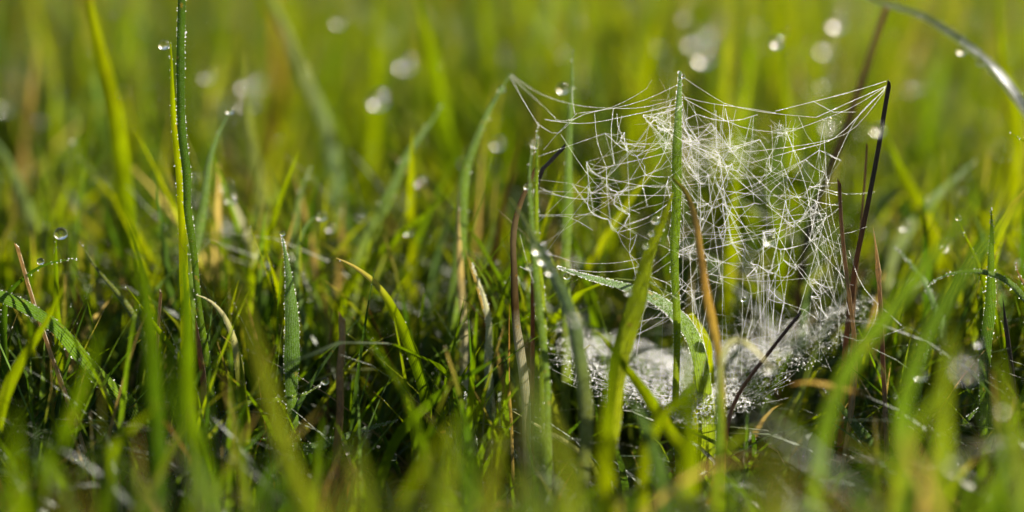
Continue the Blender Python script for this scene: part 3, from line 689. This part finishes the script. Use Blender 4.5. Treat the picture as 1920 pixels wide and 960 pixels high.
# threads one can follow
LINES = [
    [(958, 140, 35), (1010, 172, 22), (1070, 192, 12), (1130, 200, 6), (1205, 200, 2), (1268, 185, 0)],
    [(958, 142, 35), (995, 175, 24), (1030, 207, 14), (1048, 226, 8), (1080, 222, 4)],
    [(957, 143, 35), (978, 180, 12), (1008, 232, -14)],
    [(1008, 232, -14), (1046, 250, -6), (1080, 216, 0), (1150, 198, 0), (1215, 164, 4), (1222, 150, 6)],
    [(1085, 212, 0), (1150, 200, 0), (1210, 184, 0), (1268, 160, 0)],
    [(1022, 224, -8), (1095, 228, 0), (1170, 215, 4), (1268, 196, 0)],
    [(1020, 280, -10), (1046, 248, -6), (1082, 212, 0)],
    [(1052, 252, -4), (1078, 290, -2), (1108, 330, 0), (1150, 372, 2), (1200, 400, 4)],
    [(1012, 352, -14), (1060, 367, -6), (1115, 370, 0), (1170, 362, 0)],
    [(1010, 405, -14), (1052, 400, -6), (1077, 407, -2), (1112, 432, 0)],
    [(1052, 400, -6), (1077, 372, -2), (1110, 340, 2)],
    [(1077, 407, -2), (1125, 392, 0), (1180, 350, 3)],
    [(1005, 520, -14), (1030, 505, -8), (1062, 500, -2), (1130, 508, 0), (1200, 500, 4)],
    [(1010, 470, -14), (1045, 480, -6), (1090, 492, 0), (1160, 492, 4), (1215, 480, 6)],
    [(1072, 160, 30), (1074, 190, 14), (1078, 214, 0)],
    [(1283, 146, 0), (1330, 176, 0), (1368, 196, 0), (1440, 210, 0), (1530, 220, 0)],
    [(1283, 182, 0), (1330, 192, 0), (1395, 200, 0), (1455, 212, 0)],
    [(1455, 208, 0), (1520, 190, 0), (1590, 172, 0), (1662, 152, 0)],
    [(1530, 220, 0), (1590, 190, 0), (1664, 160, 0)],
    [(1664, 160, 0), (1600, 200, 0), (1540, 225, 0), (1485, 245, 0)],
    [(1660, 165, 0), (1610, 215, 0), (1560, 260, 0), (1490, 280, 2), (1410, 305, 4)],
    [(1658, 170, 0), (1612, 210, 0), (1582, 265, 0), (1560, 318, 0), (1552, 345, 0)],
    [(1658, 172, 0), (1600, 240, 0), (1540, 262, 0), (1465, 275, 0), (1400, 285, 2)],
    [(1525, 190, 0), (1560, 206, 0), (1604, 210, 0)],
    [(1283, 185, 0), (1340, 215, 0), (1395, 240, 0), (1475, 250, 0)],
    [(1284, 225, 0), (1300, 210, 0), (1360, 226, 0), (1420, 215, 0)],
    [(1475, 248, 0), (1495, 300, 2), (1515, 360, 3), (1522, 420, 4), (1530, 470, 4)],
    [(1475, 248, 0), (1505, 310, 0), (1530, 350, 0)],
    [(1545, 255, 0), (1548, 300, 0), (1552, 345, 0), (1560, 400, 0), (1572, 445, 0), (1588, 540, 0)],
    [(1552, 342, 0), (1575, 342, 0)],
    [(1550, 355, 0), (1590, 362, 6), (1640, 360, 10)],
    [(1572, 440, 0), (1600, 432, 0), (1625, 425, -1)],
    [(1575, 440, 0), (1555, 480, 0), (1550, 520, 0), (1530, 552, 0)],
    [(1580, 630, 0), (1620, 640, 0), (1648, 632, 0), (1695, 615, 6)],
    [(1596, 660, 0), (1618, 640, 0), (1640, 605, 0), (1648, 560, 0)],
    [(1592, 470, 0), (1620, 540, 4), (1690, 610, 10)],
    [(1015, 545, -14), (1004, 540, -14), (975, 440, -4)],
    [(975, 500, -2), (1004, 510, -14)],
    [(960, 730, 0), (956, 735, 0)],
]
LINES.pop()
for l in LINES:
    a = Silk(); a.add([Q(p) for p in l], WR.choice((.00006, .00007, .00008, .0001)), sag=WR.uniform(0, .0006))
    a.build('anchor_thread', web)

def top_y(x):
    return np.interp(x, [1010, 1050, 1085, 1150, 1220, 1270, 1330, 1440, 1530, 1600, 1660], [235, 255, 218, 205, 180, 165, 190, 215, 222, 250, 330])
def bot_y(x): return np.interp(x, [1010, 1080, 1140, 1250, 1400, 1560, 1610], [440, 540, 620, 650, 640, 620, 560])
def depth_at(x): return 6 + 14 * WR.gauss(0, .55)
tangle = Silk()
nodes = []
def node(x, y, sp=7): nodes.append((x, y, WR.gauss(5, sp)))
def thick(): return WR.choice((.00004, .00004, .00005, .00005, .00006, .00006, .00007, .00009, .00011))
HUBS = [(1205, 265, 40, 14), (1240, 230, 18, 14), (1190, 345, 50, 14), (1310, 290, 26, 16), (1345, 280, 40, 16), (1390, 335, 50, 18), (1320, 390, 26, 14),
        (1400, 420, 60, 22), (1460, 360, 60, 18), (1530, 350, 36, 14), (1510, 440, 56, 18), (1420, 500, 70, 18), (1320, 470, 30, 12), (1520, 530, 50, 13), (1140, 380, 46, 9),
        (1210, 440, 40, 8), (1225, 560, 50, 10), (1290, 560, 30, 9), (1440, 575, 70, 14), (1110, 300, 40, 6)]
for hx, hy, sx, cnt in HUBS:
    for _ in range(cnt):
        x = WR.gauss(hx, sx); y = WR.gauss(hy, sx * .8)
        if top_y(x) < y < bot_y(x) + 30 and 1040 < x < 1600: node(x, y)
NN = np.array(nodes)
seen = set()
for i, a in enumerate(nodes):
    d = np.hypot(NN[:, 0] - a[0], NN[:, 1] - a[1])
    near = [j for j in np.argsort(d) if j != i][:6]
    picks = WR.sample(near[:3], 2) + ([WR.choice(near[3:])] if WR.random() < .5 else [])
    for j in picks:
        if (j, i) in seen or (i, j) in seen: continue
        seen.add((i, j)); b = nodes[j]
        m = ((a[0] + b[0]) / 2 + WR.gauss(0, 1.5), (a[1] + b[1]) / 2 + WR.uniform(0, 4), (a[2] + b[2]) / 2)
        tangle.add([Q(a), Q(m), Q(b)], thick(), bead=WR.choice((0.6, .9, 1.1)))
# longer threads strung through the mesh, running from knot to knot
for _ in range(110):
    i = WR.randrange(len(nodes)); a = nodes[i]
    d = np.hypot(NN[:, 0] - a[0], NN[:, 1] - a[1]); far = [j for j in range(len(nodes)) if 70 < d[j] < 230]
    if not far: continue
    b = nodes[WR.choice(far)]
    m = ((a[0] + b[0]) / 2, (a[1] + b[1]) / 2 + WR.uniform(2, 12), (a[2] + b[2]) / 2)
    tangle.add([Q(a), Q(m), Q(b)], thick(), bead=WR.choice((.5, .8, 1.1)))
# guys from the upper lines down into the mesh, and from the mesh down to the sheet
for _ in range(24):
    x0 = WR.triangular(1070, 1590, 1330); p0 = (x0, top_y(x0) + WR.uniform(-2, 25), WR.gauss(1, 3))
    d = np.hypot(NN[:, 0] - x0, NN[:, 1] - p0[1] - 90); b = nodes[int(np.argsort(d)[WR.randrange(8)])]
    tangle.add([Q(p0), Q(((p0[0] + b[0]) / 2 + WR.gauss(0, 4), (p0[1] + b[1]) / 2 + 2, (p0[2] + b[2]) / 2)), Q(b)], thick(), bead=WR.choice((.7, 1)))
for _ in range(28):
    b = WR.choice([q for q in nodes if q[1] > 430]); x1 = b[0] + WR.gauss(0, 26); x1 = min(max(x1, 1130), 1600)
    tangle.add([Q(b), Q((x1, bot_y(x1) + WR.uniform(0, 80), WR.gauss(8, 8)))], thick() * .9, bead=WR.choice((.5, .8)))
# threads gathered on the middle blade
for _ in range(30):
    y0 = WR.uniform(160, 420); s = WR.choice((-1, 1)); d = np.hypot(NN[:, 0] - 1268 - s * 55, NN[:, 1] - y0 - 50); b = nodes[int(np.argsort(d)[WR.randrange(7)])]
    tangle.add([Q((1268 + s * 9, y0, 0)), Q(((1268 + b[0]) / 2, (y0 + b[1]) / 2 + 5, b[2] / 2)), Q(b)], thick(), bead=1)
# to the right anchors and the left blades
for _ in range(12):
    b = WR.choice([q for q in nodes if q[0] > 1480]); tangle.add([Q(b), Q((1576 + WR.uniform(-2, 26), WR.uniform(350, 620), 0))], thick(), bead=.8)
for _ in range(9):
    b = WR.choice([q for q in nodes if q[0] < 1180]); tangle.add([Q(b), Q((1008, WR.uniform(260, 520), -12))], thick(), bead=.8)
tangle.build('tangle', web)
# gauzy wads of finer silk
for cx, cy, sx, sy, cnt, dz in ((1355, 288, 36, 22, 170, 24), (1298, 300, 10, 26, 40, 5), (1250, 225, 9, 30, 32, 2), (1450, 615, 60, 14, 95, 18), (1472, 248, 8, 4, 22, 1), (1140, 345, 10, 10, 8, 0)):
    gauze = Silk()
    for _ in range(cnt):
        x, y = WR.gauss(cx, sx), WR.gauss(cy, sy); a = WR.uniform(0, 6.28); l = WR.uniform(8, 30); z = dz + WR.gauss(0, 5)
        p0 = (x - l * math.cos(a), y - l * math.sin(a) * .8, z); p1 = (x + l * math.cos(a), y + l * math.sin(a) * .8, z + WR.gauss(0, 3))
        m = (x + WR.gauss(0, 5), y + WR.gauss(0, 5), z)
        gauze.add([Q(p0), Q(m), Q(p1)], .000034, bead=.5)
    gauze.build('gauze', web)
# the hammock-like sheet below, in depth from before to behind the focus
def sheet_point(u, v):
    """u 0..1 left to right, v 0..1 front to back"""
    x = np.interp(u, [0, 1], [0.008, 0.088])
    y = -0.030 + 0.075 * v
    zc = np.interp(u, [0, .15, .4, .6, .8, 1], [.0475, .0430, .0378, .0395, .0470, .0565])
    z = zc + 0.0035 * (2 * v - 1) ** 2 * (1 - v) + 0.0055 * v + 0.0006 * math.sin(u * 23 + v * 9)
    return np.array([x, y, z])
sheet = Silk()
def in_sheet(u, v):
    lo = np.interp(u, [0, .1, .35, .55, .75, 1], [.45, .15, .0, .06, .30, .45])
    hi = np.interp(u, [0, .1, .35, .55, .75, 1], [.75, .95, .95, .95, .9, .74])
    if not lo < v < hi: return False
    e = min((v - lo) / .42, (hi - v) / .10, u / .12 + .1, (1 - u) / .06 + .2)
    return WR.random() < min(1, e) ** 1.3
cnt = 0
while cnt < 700:
    u, v = WR.random(), WR.random()
    if not in_sheet(u, v): continue
    a = WR.uniform(0, math.pi); l = WR.uniform(.02, .07)
    p = [sheet_point(min(max(u + q * l * math.cos(a), 0), 1), min(max(v + q * l * math.sin(a) * 1.0, 0), 1)) + np.array([0, 0, WR.gauss(0, .00015)]) for q in (-1, 0, 1)]
    sheet.add(p, .00006, bead=0); cnt += 1
so_ = sheet.build('sheet', web)
bp, br = [], []
while len(bp) < 11500:
    u, v = WR.random(), WR.random()
    if not in_sheet(u, v): continue
    if WR.random() > .6 + .4 * math.exp(-((u - .45) / .3) ** 2): continue
    bp.append(sheet_point(u, v) + np.array([0, 0, WR.gauss(0.0001, .00015)]))
    br.append(.00006 + .00019 * WR.random() ** 2.5 * (1.7 if WR.random() < .05 else 1))
bd = beads('dew', bp, br, SPARK, so_); bd['kind'] = 'stuff'

# ------------------------------------------------------------------ the turf nobody could count
def turf():
    B = np.array(BASES)
    xs, ys, hs = [], [], []
    def field(n, y0, y1, half0, half1, hmin, hmax):
        y = RNG.uniform(y0, y1, n); hw = np.interp(y, [y0, y1], [half0, half1])
        x = RNG.uniform(-1, 1, n) * hw
        # tussocks
        h = RNG.uniform(hmin, hmax, n) * (0.85 + 0.25 * np.sin(x * 23 + 3 * np.sin(y * 9)) * np.cos(y * 17 + x * 5))
        xs.append(x); ys.append(y); hs.append(h)
    field(2500, -0.42, -0.08, .16, .19, .05, .13)
    field(300, -0.08, -0.03, .19, .20, .04, .12); field(800, -.30, -.05, .14, .14, .04, .10)
    field(2300, -0.03, 0.06, .20, .22, .05, .12); fine0 = 3600; fine1 = 5900
    field(1100, 0.015, 0.13, .20, .24, .08, .135)
    field(3600, 0.05, 0.25, .22, .30, .05, .13)
    field(7000, 0.25, 0.80, .30, .55, .06, .15)
    field(8000, 0.80, 3.0, .60, 1.4, .06, .15)
    field(320, 0.06, 0.42, .20, .34, .09, .15); nb = 320
    # taller grass added out of view, towards the sun, to shade the left half
    k = 800; yy = RNG.uniform(1.5, 2.0, k); xs.append(RNG.uniform(-.28, .34, k) + (yy - 1.75) * .47); ys.append(yy); hs.append(RNG.uniform(.5, .8, k))
    x = np.concatenate(xs); y = np.concatenate(ys); h = np.concatenate(hs)
    n = len(x)
    az = RNG.uniform(0, 2 * np.pi, n); lean = np.abs(RNG.normal(.08, .16, n)); curl = np.abs(RNG.normal(.25, .45, n))
    bent = slice(fine0, fine1); lean[bent] = np.abs(RNG.normal(.15, .3, fine1 - fine0)); curl[bent] = np.abs(RNG.normal(.35, .6, fine1 - fine0))
    wide = np.zeros(n, bool); wide[n - k - nb:n - k] = True; lean[wide] *= .8; curl[wide] *= .6
    # a share of the blades lies bent far over
    far = RNG.random(n) < .18; curl[far] += 1.0
    w = .0008 + .0028 * RNG.random(n) ** 1.3 * np.where(h > .25, 1.7, 1)
    w[fine0:fine1] = RNG.uniform(.0005, .0021, fine1 - fine0)
    w[wide] = RNG.uniform(.003, .0052, nb)
    m = 9; t = np.linspace(0, 1, m)
    def curve(h):
        th = lean[:, None] + curl[:, None] * t[None] ** 1.6
        st = h[:, None] / (m - 1)
        r = np.cumsum(np.sin(th) * st, 1); z = np.cumsum(np.cos(th) * st, 1)
        r -= r[:, :1]; z -= z[:, :1]
        return np.stack([x[:, None] + r * np.cos(az)[:, None], y[:, None] + r * np.sin(az)[:, None], z - .003], -1)
    c = curve(h)
    # blades near the web stay below it, those before it stay low
    f = np.array(FWD); u = np.array(UP); cm = np.array(CAM)
    def pix(c):
        v = c - cm; d = v @ f; k = PXS * d / DIST
        return 960 + v[..., 0] / k, 480 - (v @ u) / k, d - DIST
    keep = np.ones(n, bool)
    for it in range(9):
        px, py, dz = pix(c)
        xm, ym, dm = px.mean(1), py.min(1), dz.mean(1)
        noise = (np.sin(np.arange(n) * 12.9898) * 43758.5453) % 1
        lim_front = np.where(xm < 950, 640, np.where(xm < 1640, 815, 640)) + 190 * noise - np.where(xm > 950, 25, 0)
        lim_mid = np.where(xm < 950, 330, np.where(xm < 1640, 740, 500)) + 380 * noise
        lim_back = np.where((xm > 1000) & (xm < 1640), 230, 130) + 380 * noise
        lim = np.where(dm < -.025, lim_front, np.where(dm < .03, lim_mid, np.where(dm < .16, lim_back, -9999)))
        over = ym < lim
        h = np.where(over, h * .84, h); curl = np.where(over, np.minimum(curl * 1.18 + .12, 1.9), curl)
        c = curve(h)
    px, py, dz = pix(c)
    keep &= ~((py.min(1) < lim) & (h > .02))
    keep &= (h > .012)
    keep &= ~((dz.min(1) < -.47))
    if len(B):
        dd = np.min(np.hypot(x[:, None] - B[None, :, 0], y[:, None] - B[None, :, 1]), 1); keep &= dd > .002
    toward_sun = np.array(sd)
    for q, r, dz in DROP_AT:
        e = q - cm; L = np.linalg.norm(e); e = e / L
        vv = c - cm; a = np.clip(vv @ e, 0, L - .001)
        keep &= ~(np.linalg.norm(vv - a[..., None] * e, axis=-1) < np.where(a > 0.3, .0045, .012)).any(1)
        vv = c - q; a = np.clip(vv @ toward_sun, .0005, 9)
        keep &= ~(np.linalg.norm(vv - a[..., None] * toward_sun, axis=-1) < r + .0025).any(1)
    for q in NN[::2]:                                  # and to the web
        vv = c - Q(q); a = np.clip(vv @ toward_sun, .0005, .6)
        keep &= ~((np.linalg.norm(vv - a[..., None] * toward_sun, axis=-1) < .0022).any(1))
    for _ in range(420):                               # the gap through which the low sun reaches the sheet
        u_, v_ = RND.random(), RND.random()
        if not in_sheet(u_, v_) or RND.random() < .1: continue
        vv = c - sheet_point(u_, v_); a = np.clip(vv @ toward_sun, .0005, .6)
        keep &= ~((np.linalg.norm(vv - a[..., None] * toward_sun, axis=-1) < .0030).any(1))
    c = c[keep]; w = w[keep]; n = len(c); az = az[keep]
    roll = az + RNG.normal(np.pi / 2, .7, n)
    side = np.stack([np.cos(roll), np.sin(roll), 0 * roll], 1)
    nor = np.stack([-np.sin(roll), np.cos(roll), 0 * roll], 1)
    pr = np.clip((1 - t) / .45, .02, 1) ** .8 * (.75 + .25 * np.clip(t * 3, 0, 1))
    W = w[:, None] * pr[None]
    uu = np.array([-1, 0, 1.])
    v = c[:, :, None, :] + side[:, None, None, :] * (uu[None, None, :, None] * W[:, :, None, None] / 2) \
        + nor[:, None, None, :] * (np.abs(uu)[None, None, :, None] * W[:, :, None, None] * .2)
    pal = np.array([GREEN, BRIGHT, DEEP, LIME, OLIVE, BLUISH, TAN, BROWN, STRAW]); pb = [.24, .24, .18, .19, .06, .04, .025, .02, .005]
    i1 = RNG.choice(len(pal), n, p=pb)
    col = pal[i1] * RNG.uniform(.75, 1.25, (n, 1))
    low = c[:, 0, 1] < .03                             # near sward in darker greens: its shade is put into the colour
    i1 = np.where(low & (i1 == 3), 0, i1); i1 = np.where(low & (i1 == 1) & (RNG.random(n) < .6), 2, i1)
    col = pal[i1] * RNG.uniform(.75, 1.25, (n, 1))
    base = pal[RNG.choice(len(pal), n, p=[.3, .2, .2, .1, .1, 0, .05, .05, 0])]
    g = np.clip(t * 2.2, 0, 1)[None, :, None]
    cc = base[:, None, :] * (1 - g) + col[:, None, :] * g
    tipc = np.where(RNG.random(n) < .25, 1.0, 0.0)[:, None, None] * np.clip((t - .82) * 7, 0, 1)[None, :, None]
    cc = cc * (1 - tipc) + np.array(TAN) * tipc
    fr = np.clip(RNG.normal(-.03, .06, n), 0, .16)
    fr = np.where(c[:, 0, 1] < -.03, fr * .3, fr)
    cc = np.concatenate([cc, np.broadcast_to(fr[:, None, None], (n, m, 1))], -1)
    cc = np.broadcast_to(cc[:, :, None, :], (n, m, 3, 4)).reshape(-1, 4)
    uv = np.broadcast_to(np.stack(np.meshgrid([0, .5, 1], t), -1)[None], (n, m, 3, 2)).reshape(-1, 2)
    idx = np.arange(n * m * 3).reshape(n, m, 3)
    fc = np.stack([idx[:, :-1, :-1], idx[:, :-1, 1:], idx[:, 1:, 1:], idx[:, 1:, :-1]], -1).reshape(-1, 4)
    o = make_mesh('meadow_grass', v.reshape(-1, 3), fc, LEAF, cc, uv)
    tag(o, 'dense green meadow grass with yellow and brown blades, soft before and behind the web', 'grass', kind='stuff')
    # dew on it: beads scattered on the upper blades
    sel = RNG.random(n) < .75
    ci = np.where(sel)[0]
    pts, rad = [], []
    for i in ci:
        d = c[i, :, 1].mean()
        k = RND.choice((1, 1, 2, 3, 5)) if d > .03 else RND.choice((2, 4, 8, 14))
        big = d > .08
        for _ in range(k):
            q = RND.uniform(.35, 1) * (m - 1); j = min(int(q), m - 2); s = q - j
            e = RND.choice((0, 1, 2))
            pts.append(v[i, j, e] * (1 - s) + v[i, j + 1, e] * s)
            rad.append((.00007 + .00012 * RND.random() ** 2) * (1 if not big else RND.choice((1.5, 2, 3))))
    # larger drops at the tips of far blades
    good = [i for i in range(n) if .08 < c[i, -1, 1] < .5 and abs(c[i, -1, 0]) < .17 + .2 * c[i, -1, 1] and c[i, -1, 2] > .085 - .02 * c[i, -1, 1]]
    src = None
    for i in RND.sample(good, min(230, len(good))):
        r = RND.uniform(.0006, .0014)
        if src is None:
            bm = bmesh.new(); bmesh.ops.create_uvsphere(bm, u_segments=16, v_segments=12, radius=1.0)
            for q in bm.verts: q.co.z *= .93
            for q in bm.faces: q.smooth = True
            src = bpy.data.meshes.new('dew_drop'); bm.to_mesh(src); bm.free(); src.materials.append(BIGDEW)
        d = bpy.data.objects.new('dew_drop', src); COL.objects.link(d); d.location = c[i, -2] + np.array([0, 0, r * .6]); d.scale = (r, r, r)
        tag(d, 'faint dew drop at a blade tip in the far blurred grass, one of many alike', 'dew drop', 'faint dew drops in the far grass')
    o = beads('meadow_dew', pts, rad, DEW); tag(o, 'fine dew beads sprinkled over the meadow grass', 'dew', kind='stuff')
turf()

def thatch():
    """dead litter lying between the feet of the blades"""
    n = 2600; m = 5
    x = RNG.uniform(-.22, .22, n); y = RNG.uniform(-.12, .45, n); z = np.abs(RNG.normal(.003, .009, n))
    az = RNG.uniform(0, 2 * np.pi, n); el = RNG.normal(0.1, .3, n); l = RNG.uniform(.012, .05, n); w = RNG.uniform(.0008, .003, n)
    t = np.linspace(-.5, .5, m)
    d = np.stack([np.cos(az) * np.cos(el), np.sin(az) * np.cos(el), np.sin(el)], 1)
    c = np.stack([x, y, z], 1)[:, None, :] + d[:, None, :] * (l[:, None] * t[None])[:, :, None]
    c[:, :, 2] += .006 * (1 - (2 * t) ** 2)[None]; c[:, :, 2] = np.maximum(c[:, :, 2], -.002)
    s = np.stack([-np.sin(az), np.cos(az), RNG.normal(0, .5, n)], 1)
    W = w[:, None] * np.array([.3, .9, 1, .9, .25])[None]
    v = c[:, :, None, :] + s[:, None, None, :] * (np.array([-.5, .5])[None, None, :, None] * W[:, :, None, None])
    pal = np.array([BROWN, TAN, RUST, DARK, DEEP, STRAW, OLIVE]); col = pal[RNG.choice(7, n, p=[.25, .17, .13, .13, .17, .05, .10])] * RNG.uniform(.6, 1.2, (n, 1))
    cc = np.concatenate([np.broadcast_to(col[:, None, None, :], (n, m, 2, 3)), np.full((n, m, 2, 1), .0)], -1).reshape(-1, 4)
    uv = np.broadcast_to(np.stack(np.meshgrid([0, 1], t), -1)[None], (n, m, 2, 2)).reshape(-1, 2)
    idx = np.arange(n * m * 2).reshape(n, m, 2)
    fc = np.stack([idx[:, :-1, 0], idx[:, :-1, 1], idx[:, 1:, 1], idx[:, 1:, 0]], -1).reshape(-1, 4)
    o = make_mesh('thatch', v.reshape(-1, 3), fc, LEAF, cc, uv)
    tag(o, 'brown and tan dead grass litter lying on the soil', 'dead grass', kind='stuff')
thatch()
